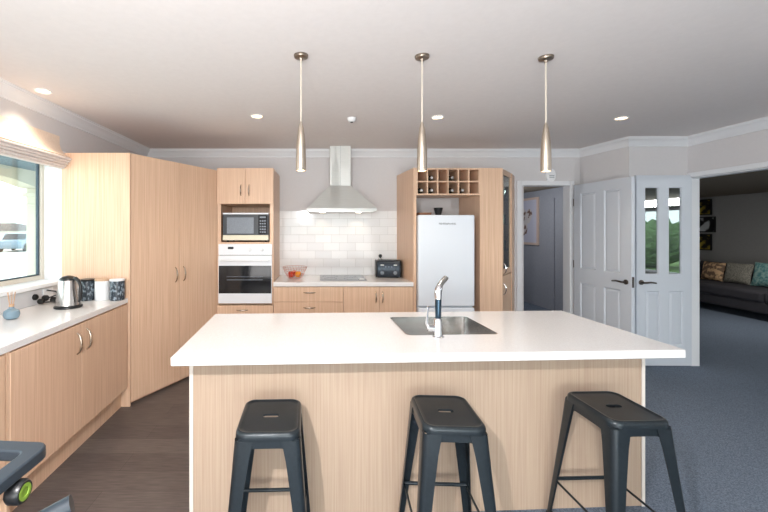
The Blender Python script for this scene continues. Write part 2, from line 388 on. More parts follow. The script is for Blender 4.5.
# beam with a shallow arch
arc = [(-2, 2.24), (6.4, 2.24), (6.4, 2.02), (5.6, 2.02)]
for i in range(13):
    a = i/12; arc.append((5.2-a*5.4, 2.02+.15*sin(pi*a)**.5))
arc.append((-2, 2.0))
MB().prism_ax(arc, -4.05, -3.8, 'X').build('beam', 'render', pt, world=True)
MB().box(-3.97, -3.79, 5.2, 5.45, -.3, 2.02).box(-4.0, -3.76, 5.16, 5.49, 1.9, 1.96).box(-3.99, -3.77, 5.18, 5.47, 1.78, 1.81).build('column', 'render', pt, world=True, bevel=.01)
def far_house(loc, wx, wy, wz, rh, label):
    h = thing('house', label, 'house', loc)
    MB().box(-wx/2, wx/2, -wy/2, wy/2, 0, wz).build('wall', 'housew', h)
    MB().loft([[(-wx/2-.4, -wy/2-.4, wz), (wx/2+.4, -wy/2-.4, wz), (wx/2+.4, wy/2+.4, wz), (-wx/2-.4, wy/2+.4, wz)],
               [(-wx/4, -.2, wz+rh), (wx/4, -.2, wz+rh), (wx/4, .2, wz+rh), (-wx/4, .2, wz+rh)]]).build('roof', 'roof', h)
    MB().box(wx/2-.02, wx/2+.03, -1.2, 1.2, .4, wz-.2).build('window', 'carglass', h)
    MB().box(-1.5, 1.5, -wy/2-.03, -wy/2+.02, .4, wz-.2).build('window', 'carglass', h)
    return h
far_house((-43, 50, -.3), 13, 10, 1.55, 1.0, 'low dark-roofed house beyond the parked car')
far_house((-36, 36, -.3), 5, 5, 1.0, .75, 'small brown-roofed outbuilding at left edge of the window view')
car = thing('parked_car', 'blue grey car parked outside, seen through the left window', 'car', (-24.3, 31.1, -.3), radians(112))
prof = [(-2.1, .25), (-2.15, .6), (-2.05, .85), (-1.15, .95), (-.55, 1.4), (.9, 1.42), (1.6, 1.0), (2.1, .9), (2.15, .3)]
MB().loft([[(x, -.8, z) for x, z in prof], [(x, .8, z) for x, z in prof]]).build('body', 'car', car, bevel=.08, seg=3)
MB().loft([[(-1.12, -.72, .97), (-.6, -.62, 1.36), (-.6, .62, 1.36), (-1.12, .72, .97)], [(-1.15, -.72, 1.0), (-.63, -.62, 1.39), (-.63, .62, 1.39), (-1.15, .72, 1.0)]]).build('windscreen', 'carglass', car)
for s in (-1, 1):
    MB().box(-.5, 1.2, s*.8-.02, s*.8+.02, .98, 1.3).build('side_window', 'carglass', car)
    for x in (-1.35, 1.35):
        MB().lathe([(.1, -.1), (.3, -.1), (.32, -.06), (.32, .06), (.3, .1), (.1, .1)], (x, s*.78, .32), 'Y', 24).build('wheel', 'rubber', car)
# hedge and bushes seen mirrored in the glazed door
def bush(loc, rx, ry, rz, label):
    import bmesh
    bm = bmesh.new(); bmesh.ops.create_icosphere(bm, subdivisions=5, radius=1)
    rnd = random.Random(int(loc[1]*10))
    cs = [(Vector((rnd.uniform(-1, 1), rnd.uniform(-1, 1), rnd.uniform(-.3, 1))).normalized(), rnd.uniform(.05, .3)) for _ in range(40)]
    from mathutils import noise
    for v in bm.verts:
        k = 1+.25*noise.noise(v.co*3+Vector(loc))+.12*noise.noise(v.co*9)+.05*noise.noise(v.co*24)
        v.co = Vector((v.co.x*rx*k, v.co.y*ry*k, (v.co.z*.5+.5)*rz*2*k*.6))
    me = bpy.data.meshes.new('bush'); bm.to_mesh(me); bm.free(); me.materials.append(M['hedge'])
    o = bpy.data.objects.new('bush', me); COL.objects.link(o); o.location = loc
    return tag(o, label, 'bush', 'garden bushes outside the lounge window')
for i, (x, y, a, b, c) in enumerate(((13.5, -7.9, 1.3, 1.2, 1.5), (14.6, -4.9, 1.4, 1.3, 1.7), (13.2, -2.0, 1.3, 1.3, 1.3), (14.0, -11, 1.5, 1.5, 1.7))):
    bush((x, y, -.1), a, b, c, 'green garden bush outside mirrored in the glazed door')
del i

# ------------------------------------------------------------------ pantry and left bench
Z_TALL = 2.1
pan = thing('pantry_cabinet', 'tall beech corner pantry with two angled doors beside the window', 'cabinet', (-1.6, 4.0, 0))
A = Vector((-1.575, 3.2, 0)); B = Vector((-1.107, 4.14, 0)); dAB = (B-A).normalized(); nAB = Vector((dAB.y, -dAB.x, 0)); LAB = (B-A).length
def pA(t, o): q = A+dAB*t+nAB*o; return (q.x, q.y)
MB().prism([(-2.138, 3.2), (-1.588, 3.2), (-1.588, 3.215), pA(.0, -.022), pA(LAB, -.022), (-1.112, 4.77), (-2.138, 4.77)], .02, Z_TALL-.002).build('body', 'beech_in', pan, world=True)
MB().box(-2.138, -1.572, 3.182, 3.2, 0, Z_TALL).build('side_panel', 'beech', pan, world=True, bevel=.001)
MB().prism([pA(.004, -.06), pA(LAB, -.06), pA(LAB, -.045), pA(.004, -.045)], 0, .03).build('toe_kick', 'beech_in', pan, world=True)
for k in (0, 1):
    t0 = .003+k*(LAB/2); t1 = LAB/2-.002+k*(LAB/2)
    d = MB().prism([pA(t0, 0), pA(t1, 0), pA(t1, -.02), pA(t0, -.02)], .03, Z_TALL).build('door', 'beech', pan, world=True, bevel=.0015)
    tm = LAB/2+(-.05 if k == 0 else .05)
    hb = bow((pA(tm, 0)[0], pA(tm, 0)[1], 1.04), (0, 0, 1), nAB, .14)
    hb.v = [tuple(Vector(v)-Vector(pan.location)) for v in hb.v]
    hb.build('handle', 'nickel', d)

def base_unit(name, label, x0, x1, yf, yb, facing, doors=None, drawers=None, kick=.15, top=.855, kin=.06, wd=None):
    pass
bl = thing('base_cabinet', 'beech two-door base cabinet under the window worktop', 'cabinet', (-1.86, 2.55, 0))
BR = radians(2.0)
MB().box(-2.10, -1.582, 1.9, 3.155, .15, .86).build('body', 'beech_in', bl, world=True)
MB().box(-1.64, -1.622, 1.88, 3.168, 0, .15).build('toe_kick', 'beech', bl, world=True)
MB().box(-2.10, -1.562, 1.878, 1.898, 0, .86).build('end_panel', 'beech', bl, world=True)
for k, (a, b) in enumerate(((1.902, 2.508), (2.512, 3.15))):
    d = MB().box(-1.58, -1.56, a, b, .165, .853).build('door', 'beech', bl, world=True, bevel=.0015)
    hb = bow((-1.56, 2.51+(-.055 if k == 0 else .055), .735), (0, 0, 1), (1, 0, 0), .135, .006)
    hb.v = [tuple(Vector(v)-Vector(bl.location)) for v in hb.v]; hb.build('handle', 'nickel', d)
b2 = thing('base_cabinet', 'beech base cabinet at the left edge, nearest under the window worktop', 'cabinet', (-1.86, 1.4, 0))
MB().box(-2.10, -1.582, .9, 1.872, .15, .86).build('body', 'beech_in', b2, world=True)
MB().box(-1.64, -1.622, .9, 1.872, 0, .15).build('toe_kick', 'beech', b2, world=True)
MB().box(-1.58, -1.56, .905, 1.868, .165, .853).build('door', 'beech', b2, world=True, bevel=.0015)
bl.rotation_euler.z = BR; b2.rotation_euler.z = BR; b2.location.x += .04
tag(MB().prism([(-2.138, .88), (-1.50, .88), (-1.585, 3.181), (-2.138, 3.181)], .862, .9).build('worktop', 'quartz', bevel=.003), 'white quartz worktop along the window wall', 'worktop')

# ------------------------------------------------------------------ oven tower
TX0, TX1, TY, TYB = -1.105, -.5, 4.14, 4.77
tw = thing('oven_tower', 'tall beech oven cabinet between the pantry and the tiled wall', 'cabinet', (-.8, 4.45, 0))
ZT = 2.124
MB().box(TX0, TX0+.018, TY, TYB, 0, ZT).box(TX1-.018, TX1, TY, TYB, 0, ZT).box(TX0+.018, TX1-.018, TY+.02, TYB, ZT-.018, ZT)\
  .box(TX0+.018, TX1-.018, TYB-.01, TYB, .1, ZT-.018).box(TX0+.018, TX1-.018, TY+.02, TYB-.01, 1.74, 1.758)\
  .box(TX0+.018, TX1-.018, TY+.001, TYB-.01, 1.31, 1.328).box(TX0+.018, TX1-.018, TY+.02, TYB-.01, .655, .67)\
  .box(TX0+.018, TX1-.018, TY+.05, TY+.068, 0, .1).build('carcass', 'beech', tw, world=True)
MB().box(TX0+.018, TX0+.04, TY, TY+.02, 1.328, 1.737).build('stile', 'beech', tw, world=True)
MB().box(TX1-.04, TX1-.018, TY, TY+.02, 1.328, 1.737).build('stile', 'beech', tw, world=True)
xm = (TX0+TX1)/2
for k in (0, 1):
    a, b = (TX0+.002, xm-.0015) if k == 0 else (xm+.0015, TX1-.002)
    d = MB().box(a, b, TY-.018, TY, 1.74, ZT-.001).build('door', 'beech', tw, world=True, bevel=.0015)
    hb = bow((xm+(-.043 if k == 0 else .043), TY-.018, 1.885), (0, 0, 1), (0, -1, 0), .12); hb.v = [tuple(Vector(v)-tw.location) for v in hb.v]; hb.build('handle', 'nickel', d)
for z0, z1 in ((.38, .652), (.1, .377)):
    d = MB().box(TX0+.002, TX1-.002, TY-.018, TY, z0, z1).build('drawer', 'beech', tw, world=True, bevel=.0015)
    hb = bow((xm-.03, TY-.018, z1-.05), (1, 0, 0), (0, -1, 0), .12); hb.v = [tuple(Vector(v)-tw.location) for v in hb.v]; hb.build('handle', 'nickel', d)
ov = thing('oven', 'white built-in wall oven with black glass door', 'oven', (xm, TY, .671))
MB().box(TX0+.03, TX1-.03, TY+.001, TY+.5, .672, 1.3).build('body', 'dgrey', ov, world=True)
MB().box(TX0+.018, TX1-.014, TY-.022, TY, 1.192, 1.309).build('control_panel', 'appl', ov, world=True, bevel=.003)
MB().box(-.985, -.925, TY-.024, TY-.021, 1.255, 1.28).build('clock', 'black_gloss', ov, world=True)
for kx in (-.755, -.625):
    MB().lathe([(.024, 0), (.024, -.006), (.018, -.008), (.016, -.022), (.012, -.024)], (kx, TY-.022, 1.25), 'Y', 24).build('knob', 'appl', ov, world=True)
od = MB().box(TX0+.018, TX1-.014, TY-.03, TY, .675, 1.187).build('oven_door', 'appl', ov, world=True, bevel=.004)
def child(mb, name, m, t, par, **kw):
    mb.v = [tuple(Vector(v)-Vector(t.location)) for v in mb.v]; return mb.build(name, m, par, **kw)
child(MB().box(TX0+.024, TX1-.02, TY-.033, TY-.029, .782, 1.078), 'door_glass', 'black_gloss', ov, od, bevel=.002)
child(MB().box(-.995, -.61, TY-.0335, TY-.0328, .925, .93).box(-.995, -.61, TY-.0335, TY-.0328, .96, .963), 'oven_rack', 'screen', ov, od)
child(MB().tube([(TX0+.055, TY-.03, 1.132), (TX0+.055, TY-.06, 1.132), (TX0+.07, TY-.068, 1.132), (TX1-.07, TY-.068, 1.132), (TX1-.05, TY-.06, 1.132), (TX1-.05, TY-.03, 1.132)], .01), 'handle', 'appl', ov, od)
mw = thing('microwave', 'black and cream microwave in the nook above the wall oven', 'microwave', (-.8, 4.3, 1.3285))
MX0, MX1 = -1.05, -.555
MB().box(MX0+.005, MX1-.005, TY+.045, TY+.42, 1.345, 1.64).build('body', 'white', mw, world=True, bevel=.004)
for x in (MX0+.04, MX1-.04):
    for y in (TY+.08, TY+.38): MB().lathe([(.012, 0), (.012, .02)], (x, y, 1.3285), n=16).build('foot', 'rubber', mw, world=True)
MB().box(MX0, MX1, TY+.015, TY+.045, 1.405, 1.628).build('fascia', 'dgrey', mw, world=True, bevel=.003)
MB().box(MX0, MX1, TY+.012, TY+.045, 1.628, 1.645).build('top_strip', 'appl', mw, world=True, bevel=.002)
MB().box(MX0, MX1, TY+.008, TY+.045, 1.348, 1.404).build('door_grip', 'cream', mw, world=True, bevel=.006)
MB().box(MX0+.045, MX1-.16, TY+.0125, TY+.016, 1.42, 1.595).build('door_window', 'screen', mw, world=True, bevel=.003)
pn = MB().box(MX1-.11, MX1-.012, TY+.0125, TY+.016, 1.415, 1.618).build('keypad', 'black_gloss', mw, world=True)
kb = MB().box(MX1-.095, MX1-.03, TY+.0118, TY+.0128, 1.588, 1.606)
for r in range(5):
    for c in range(3): kb.box(MX1-.095+c*.024, MX1-.078+c*.024, TY+.0118, TY+.0128, 1.43+r*.03, 1.445+r*.03)
child(kb, 'button', 'screen', mw, pn)

# ------------------------------------------------------------------ back bench
bd = thing('drawer_cabinet', 'beech base cabinet with wide drawers under the cooktop side', 'cabinet', (-.12, 4.45, 0))
MB().box(-.497, .252, TY+.002, TYB, .12, .85).box(-.497, .252, TY+.05, TY+.07, 0, .12).build('carcass', 'beech_in', bd, world=True)
for z0, z1 in ((.69, .848), (.41, .687), (.13, .407)):
    d = MB().box(-.495, .251, TY-.018, TY+.001, z0, z1).build('drawer', 'beech', bd, world=True, bevel=.0015)
    hb = bow((-.113, TY-.018, z1-.058), (1, 0, 0), (0, -1, 0), .125); child(hb, 'handle', 'nickel', bd, d)
bd2 = thing('base_cabinet', 'beech two-door base cabinet below the toaster', 'cabinet', (.63, 4.45, 0))
MB().prism([(.254, TY+.002), (1.0, TY+.002), (.948, TYB), (.254, TYB)], .12, .85).box(.254, .99, TY+.05, TY+.07, 0, .12).build('carcass', 'beech_in', bd2, world=True)
for k, (a, b) in enumerate(((.255, .632), (.635, .998))):
    d = MB().box(a, b, TY-.018, TY+.001, .13, .848).build('door', 'beech', bd2, world=True, bevel=.0015)
    child(bow((.6335+(-.036 if k == 0 else .036), TY-.018, .74), (0, 0, 1), (0, -1, 0), .12), 'handle', 'nickel', bd2, d)
tag(MB().prism([(-.499, TY-.025), (1.0, TY-.025), (1.0, TY), (.949, TYB-.002), (-.499, TYB-.002)], .855, .9).build('worktop', 'quartz', bevel=.003), 'white worktop under the tiled splashback, holding cooktop and toaster', 'worktop')
# cooktop
ck = thing('cooktop', 'slim grey glass cooktop set in the back worktop', 'cooktop', (.26, 4.52, .9005))
MB().loft([rrect(.0, .52, 4.26, 4.74, .9005, .01), rrect(.0, .52, 4.26, 4.74, .906, .01)]).build('glass_top', mat('cooktop_glass', (120, 128, 138), .08), ck, world=True, bevel=.0015)
for (x, y, r) in ((.12, 4.38, .07), (.12, 4.6, .09), (.36, 4.38, .09), (.36, 4.6, .07)):
    MB().loft([[(x+q*cos(2*pi*k/40), y+q*sin(2*pi*k/40), z) for k in range(40)] for q, z in ((r-.004, .9061), (r-.004, .9066), (r, .9066), (r, .9061))], False, False, True).build('burner_ring', 'screen', ck, world=True)
MB().box(.44, .5, 4.3, 4.42, .906, .9064).build('controls', 'white', ck, world=True)

# hood
hd = thing('range_hood', 'stainless pyramid canopy range hood over the cooktop', 'range hood', (.235, 4.6, 1.67))
hx0, hx1 = -.15, .635; cx = .24
MB().loft([rrect(hx0, hx1, 4.3, 4.768, 1.672, .004), rrect(hx0, hx1, 4.3, 4.768, 1.70, .004), rrect(cx-.13, cx+.13, 4.52, 4.768, 1.975, .004), rrect(cx-.127, cx+.127, 4.523, 4.768, 1.98, .004)]).build('canopy', 'hood', hd, world=True, smooth=20)
MB().box(cx-.122, cx+.122, 4.53, 4.778, 1.98, 2.449).build('flue', 'hood', hd, world=True, bevel=.002)
MB().box(cx-.001, cx+.001, 4.529, 4.531, 1.985, 2.449).build('seam', 'screen', hd, world=True)
MB().box(hx0+.03, hx1-.03, 4.34, 4.74, 1.666, 1.673).build('filter', 'steel', hd, world=True)
for x in (.03, .45):
    MB().lathe([(.03, 0), (.03, -.006)], (x, 4.5, 1.667), n=24).build('lamp_lens', 'glow_s', hd, world=True)
    light('hood_lamp', 'SPOT', (x, 4.66, 1.655), (0, 0, 0), .6, (1, .72, .45), spot_size=radians(120), spot_blend=.6, shadow_soft_size=.03)

# toaster
to = thing('toaster', 'dark four-slice toaster at the right end of the back worktop', 'toaster', (.805, 4.575, .9005), radians(-4))
tb = MB()
prof = [(-.095, 0), (-.105, .03), (-.10, .15), (-.085, .18), (-.06, .19), (.06, .19), (.085, .18), (.10, .15), (.105, .03), (.095, 0)]
MB().loft([[(x, y, z+.012) for y, z in prof] for x in (-.13, .13)]).build('body', noise_mat('toaster_blue_black', (48, 56, 66), (58, 66, 76), nscale=20, rough=.25, metal=.4), to, bevel=.006)
for s in (-1, 1):
    MB().loft([[(x, y*1.02, z*1.02+.008) for y, z in prof] for x in (s*.131, s*.146)]).build('end_cap', 'black', to, bevel=.005)
MB().box(-.12, .12, -.06, .06, 0, .013).build('foot', 'rubber', to)
for y in (-.05, -.018, .018, .05): MB().box(-.11, .11, y-.009, y+.009, .2, .2035).build('slot', 'black', to)
for x in (-.075, .075):
    MB().lathe([(.022, 0), (.022, -.008), (.014, -.012), (.014, -.018), (.0, -.018)], (x, -.105, .06), 'Y', 24).build('dial', 'screen', to)
    MB().box(x-.004, x+.004, -.109, -.1, .095, .165).build('lever_slot', 'black', to)
    MB().box(x-.02, x+.02, -.125, -.105, .145, .157).build('lever', 'steel', to, bevel=.003)
for x in (-.035, .0, .035): MB().lathe([(.006, 0), (.006, -.004)], (x, -.106, .13), 'Y', 12).build('button', 'screen', to)
pm = thing('pepper_mill', 'slim steel pepper mill with black knob behind the toaster', 'pepper mill', (.742, 4.735, .9))
MB().lathe([(.024, 0), (.026, .01), (.02, .03), (.018, .14), (.023, .20), (.022, .21)], n=24).build('body', 'steel', pm)
MB().lathe([(.008, .21), (.008, .22), (.018, .225), (.021, .242), (.014, .258), (.0, .26)], n=20).build('knob', 'black', pm)

# fruit basket
fb = thing('fruit_basket', 'open copper wire fruit basket at the left end of the back worktop', 'basket', (-.29, 4.45, .9005))
bw_ = MB()
def br(h): return .065+.075*(h/.13)**.6
for h in (.002, .045, .09, .13):
    r = br(h); pts = [(r*cos(2*pi*k/32), r*sin(2*pi*k/32), h+.003) for k in range(33)]; bw_.tube(pts, .0024, 6)
bw_.build('hoop', 'wire', fb)
sw = MB()
for k in range(24):
    a = 2*pi*k/24; sw.tube([(br(h)*cos(a+h*2), br(h)*sin(a+h*2), h+.003) for h in (0, .02, .05, .09, .13)], .0015, 5)
sw.build('strand', 'wire', fb)
def fruit(name, loc, r, m, label, cat, stem=True):
    t = thing(name, label, cat, loc)
    prof = [(.0, .12*r), (.25*r, .02*r), (.6*r, .1*r), (.93*r, .55*r), (1.0*r, 1.0*r), (.9*r, 1.45*r), (.6*r, 1.8*r), (.25*r, 1.88*r), (.0, 1.75*r)]
    MB().lathe(prof, n=24, c0=False, c1=False).build('flesh', m, t, smooth=180)
    if stem: MB().tube([(0, 0, 1.74*r), (.003, 0, 2.1*r)], .0015, 6).build('stem', 'board', t)
fruit('apple', (-.33, 4.40, .92), .036, 'red', 'red apple at the left of the wire fruit basket', 'apple')
fruit('apple', (-.30, 4.49, .92), .036, 'red', 'red apple at the back of the wire fruit basket', 'apple')
fruit('orange', (-.252, 4.41, .92), .036, 'orange', 'orange at the right of the wire fruit basket', 'orange', False)

# ------------------------------------------------------------------ fridge unit
fu = thing('fridge_surround', 'beech fridge surround with wine rack across the top', 'cabinet', (1.35, 4.45, 0))
MB().prism([(1.005, TY), (1.036, TY), (1.036, TYB), (.952, TYB)], 0, 2.13).build('side_panel', 'beech', fu, world=True)
wr = MB(); wx0, wx1, wz0, wz1 = 1.037, 1.72, 1.835, 2.126
wd_ = .38
wr.box(wx0, wx1, TY, TY+wd_, wz1-.016, wz1).box(wx0, wx1, TY, TY+wd_, wz0, wz0+.016).box(wx0, wx1, TY+.003, TY+wd_, (wz0+wz1)/2-.007, (wz0+wz1)/2+.007)
for k in range(7):
    x = wx0+(wx1-wx0-.014)*k/6; wr.box(x, x+.014, TY+.001, TY+wd_, wz0+.016, wz1-.016)
wr.box(wx0, wx1, TY+wd_, TY+wd_+.01, wz0, wz1).build('wine_rack', 'beech', fu, world=True)
dc = thing('display_cabinet', 'tall beech cabinet right of the fridge with narrow angled glass door', 'cabinet', (2.0, 4.45, 0))
Cc = Vector((1.963, TY, 0)); D = Vector((2.242, 4.51, 0)); dd = (D-Cc).normalized(); nd = Vector((dd.y, -dd.x, 0)); LD = (D-Cc).length
def pD(t, o): q = Cc+dd*t+nd*o; return (q.x, q.y)
MB().prism([(1.72, TY), (1.963, TY), (1.963, TY+.02), (1.74, TY+.02), (1.74, TYB), (1.722, TYB)], 0, 2.126).build('front_panel', 'beech', dc, world=True)
MB().prism([(1.741, TY+.021), (1.95, TY+.021), pD(.01, -.024), pD(LD, -.024), (2.38, 4.75), (2.38, TYB), (1.741, TYB)], .05, .93).build('lower_body', 'beech_in', dc, world=True)
MB().prism([(1.741, TY+.021), (1.95, TY+.021), pD(.01, -.024), pD(LD, -.024), (2.38, 4.75), (2.38, TYB), (1.741, TYB)], 2.108, 2.126).build('top_panel', 'beech', dc, world=True)
MB().prism([(2.236, 4.515), (2.246, 4.505), (2.40, 4.75), (2.40, TYB), (2.385, TYB), (2.385, 4.755)], 0, 2.12).build('end_panel', 'beech', dc, world=True)
for z in (1.22, 1.52, 1.82):
    MB().prism([(1.742, TY+.022), (1.94, TY+.022), pD(.02, -.03), pD(LD-.01, -.03), (2.38, 4.74), (1.742, 4.74)], z, z+.008).build('glass_shelf', 'glass_c', dc, world=True)
MB().box(1.742, 2.39, 4.755, TYB, .93, 2.108).build('back_panel', 'beech_in', dc, world=True)
fl = .045
mbd = MB()
for a, b, c, e in ((0.004, fl, .97, 2.12), (LD-fl, LD-.002, .97, 2.12), (fl, LD-fl, .97, 1.03), (fl, LD-fl, 2.06, 2.12)):
    mbd.prism([pD(a, 0), pD(b, 0), pD(b, -.02), pD(a, -.02)], c, e)
gd = mbd.build('glass_door', 'beech', dc, world=True)
child(MB().prism([pD(fl-.005, -.008), pD(LD-fl+.005, -.008), pD(LD-fl+.005, -.012), pD(fl-.005, -.012)], 1.025, 2.065), 'pane', 'glass_c', dc, gd)
child(bow(pD(.03, 0)+(1.04,), (0, 0, 1), nd, .12), 'handle', 'chrome', dc, gd)
ld = MB().prism([pD(.004, 0), pD(LD-.002, 0), pD(LD-.002, -.02), pD(.004, -.02)], .05, .96).build('door', 'beech', dc, world=True, bevel=.001)
child(bow(pD(.03, 0)+(.82,), (0, 0, 1), nd, .12), 'handle', 'chrome', dc, ld)
# glasses inside
g0 = None; n_g = 0
for z in (.9305, 1.2285, 1.5285, 1.8285):
    for (x, y) in ((2.03, 4.37), (2.13, 4.48)):
        n_g += 1
        lv = {0.9305: 'bottom', 1.2285: 'second', 1.5285: 'third', 1.8285: 'top'}[z]; wh = 'front' if x < 2.1 else 'rear'
        lab = 'clear drinking glass on the %s shelf of the glass-door cabinet, %s one' % (lv, wh)
        if g0 is None:
            g0 = tag(MB().lathe([(.026, 0), (.03, .004), (.034, .11), (.032, .11), (.028, .008), (0, .006)], n=24, c0=True, c1=False).build('drinking_glass', 'glass_c'), lab, 'glass', 'glasses in the display cabinet')
            g0.location = (x, y, z)
        else: dup(g0, (x, y, z), lab)

# wine bottles
def make_bottle():
    t = thing('wine_bottle', '', 'bottle', (0, 0, 0), 0, 'wine bottles in the rack')
    MB().lathe([(.0, .30), (.034, .30), (.037, .29), (.037, .11), (.03, .085), (.015, .065), (.014, .03), (.0, .03)], (0, 0, .037), 'Y', 24, False, False).build('bottle_body', 'bottle', t)
    MB().lathe([(.0, 0), (.0145, 0), (.0155, .003), (.0155, .045)], (0, 0, .037), 'Y', 20, False, False).build('foil_cap', 'bottle_cap', t)
    return t
cw = (wx1-wx0-.014)/6; zlo = wz0+.0165; zhi = (wz0+wz1)/2+.0075
b0 = make_bottle(); first = True
for (c, r, lab) in ((1, 1, 'wine bottle in the upper row of the rack, leftmost of that row'),
                    (3, 1, 'dark wine bottle in the upper row of the rack, right one'),
                    (0, 0, 'wine bottle in the lower left corner cell of the rack'),
                    (1, 0, 'wine bottle in the lower row of the rack, second from the left'),
                    (3, 0, 'dark wine bottle in the lower row of the rack, third from the left'),
                    (4, 0, 'wine bottle in the lower row of the rack, rightmost')):
    loc = (wx0+.007+cw*(c+.5), TY+.03, zhi if r else zlo)
    if first: b0.location = loc; b0['label'] = lab; first = False
    else: dup(b0, loc, lab)

# fridge
fg = thing('fridge', 'tall white fridge freezer under the wine rack', 'fridge', (1.36, 4.4, 0))
fx0, fx1 = 1.043, 1.645; FY = 4.14
MB().box(fx0+.003, fx1-.003, FY+.006, 4.72, .03, 1.612).build('body', 'fridge', fg, world=True, bevel=.006)
MB().box(fx0+.03, fx1-.03, FY+.03, 4.6, 0, .03).build('plinth', 'dgrey', fg, world=True)
for z0, z1 in ((.645, 1.62), (.05, .632)):
    MB().box(fx0, fx1, FY-.05, FY+.003, z0, z1).build('door', 'fridge', fg, world=True, bevel=.014, seg=4)
d = text('badge', 'FISHER&PAYKEL', .026, 'dgrey', fg, Matrix.Translation((1.355-1.36, FY-.0508-4.4, 1.525)) @ Matrix.Rotation(pi/2, 4, 'X'))
bwl = tag(MB().lathe([(.02, 0), (.028, .003), (.042, .05), (.05, .085), (.046, .085), (.038, .05), (.02, .01), (0, .008)], n=28, c1=False).build('bowl', 'bowl'), 'small black bowl standing on top of the fridge', 'bowl')
bwl.location = (1.315, 4.28, 1.6205)
tag(MB().loft([rrect(1.09, 1.22, 4.22, 4.5, 1.6205, .02), rrect(1.08, 1.23, 4.21, 4.51, 1.65, .025), rrect(1.085, 1.225, 4.215, 4.505, 1.65, .022), rrect(1.095, 1.215, 4.225, 4.495, 1.63, .02)]).build('tray', 'board'), 'brown wooden tray lying on top of the fridge', 'tray')

# ------------------------------------------------------------------ island
IR = radians(2.6); IO = (-.664, 1.708)
IM = Matrix.Translation((IO[0], IO[1], 0)) @ Matrix.Rotation(IR, 4, 'Z')
def iw(x, y, z=0): v = IM @ Vector((x, y, z)); return (v.x, v.y, v.z)
ib = thing('island_bench', 'beech panelled kitchen island base under the white island worktop', 'island', (IO[0], IO[1], 0), IR)
W, Dp = 2.395, .878
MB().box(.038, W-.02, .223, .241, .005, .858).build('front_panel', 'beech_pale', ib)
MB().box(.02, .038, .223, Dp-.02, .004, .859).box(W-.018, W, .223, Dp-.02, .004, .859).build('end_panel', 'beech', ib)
MB().box(.02, .038, .218, .223, .004, .859).build('edge_strip', 'edge', ib)
MB().box(W-.018, W, .218, .223, .004, .859).build('edge_strip', 'edge', ib)
MB().box(.018, W-.018, Dp-.04, Dp-.022, .1, .858).box(.018, W-.018, Dp-.09, Dp-.072, 0.004, .1).box(.018, W-.018, .262, Dp-.041, .1, .118).build('carcass', 'beech_in', ib)
for k in range(4):
    a = .022+k*(W-.044)/4; d = MB().box(a, a+(W-.044)/4-.003, Dp-.021, Dp-.002, .105, .85).build('door', 'beech', ib, bevel=.001)
    bow((a+.05, Dp-.002, .76), (0, 0, 1), (0, 1, 0), .12).build('handle', 'nickel', d)
it = thing('island_worktop', 'long glossy white quartz worktop on the kitchen island', 'worktop', (IO[0], IO[1], .86), IR)
sx0, sx1, sy0, sy1 = 1.145, 1.655, .305, .735
out = lambda z, e=0: rrect(0+e, W-e, 0+e, Dp-e, z, .006)
inn = lambda z, e=0: rrect(sx0-e, sx1+e, sy0-e, sy1+e, z, .03)
MB().loft([inn(0), inn(.038), inn(.04, .002), out(.04, .003), out(.037), out(.003), out(0, .003)], False, False, True).build('slab', 'quartz', it, smooth=30)
sk = thing('sink', 'stainless undermount sink in the island worktop', 'sink', (IO[0], IO[1], .66), IR)
g = lambda z, e, r: rrect(sx0+e, sx1-e, sy0+e, sy1-e, z, r)
dx, dy = (sx0+sx1)/2, (sy0+sy1)/2
dr = lambda z, r: [(dx+r*cos(a), dy+r*sin(a), z) for a in [(-pi/2+pi/40+2*pi*k/20) for k in range(20)]]
MB().loft([g(.2395, -.0005, .03), g(.2395, .003, .03), g(.19, .005, .03), g(.03, .012, .035), g(.01, .025, .04), g(.004, .05, .05), dr(.0, .045), dr(-.004, .04)], False, True).build('bowl', 'steel_sink', sk, smooth=50)
MB().lathe([(.0, .001), (.03, .001), (.038, .003), (.04, .0)], (dx, dy, .0), n=24, c0=False, c1=False).build('drain', 'chrome', sk)
tp = thing('tap', 'chrome mixer tap standing at the near rim of the island sink', 'tap', iw(1.30, .262, .9), IR)
MB().lathe([(.03, 0), (.031, .004), (.024, .008), (.022, .012), (.022, .085), (.019, .095), (.016, .1)], n=28).build('base', 'chrome', tp)
MB().tube([(0, 0, .095), (.0, .0, .16), (.002, .004, .2)], [.0155, .0165, .0165], 20).build('spout_stem', mat('chrome_dark_reflection', (52, 70, 84), .12, .8), tp)  # blue-black reflection in the chrome stem put into its base colour
MB().tube([(.002, .004, .2), (.002, .005, .235), (.004, .007, .25), (.012, .014, .266)], [.018, .019, .019, .0165], 20).build('spout_head', 'chrome', tp)
MB().tube([(.010, .012, .264), (.03, .028, .284), (.062, .055, .305)], [.0155, .0145, .014], 20).build('nozzle', 'steel', tp)
MB().tube([(-.018, 0, .045), (-.055, 0, .05)], .017, 20).build('lever_hub', 'chrome', tp)
MB().tube([(-.05, 0, .05), (-.062, 0, .075), (-.058, -.01, .165)], [.012, .008, .0045], 14).build('lever', 'chrome', tp)

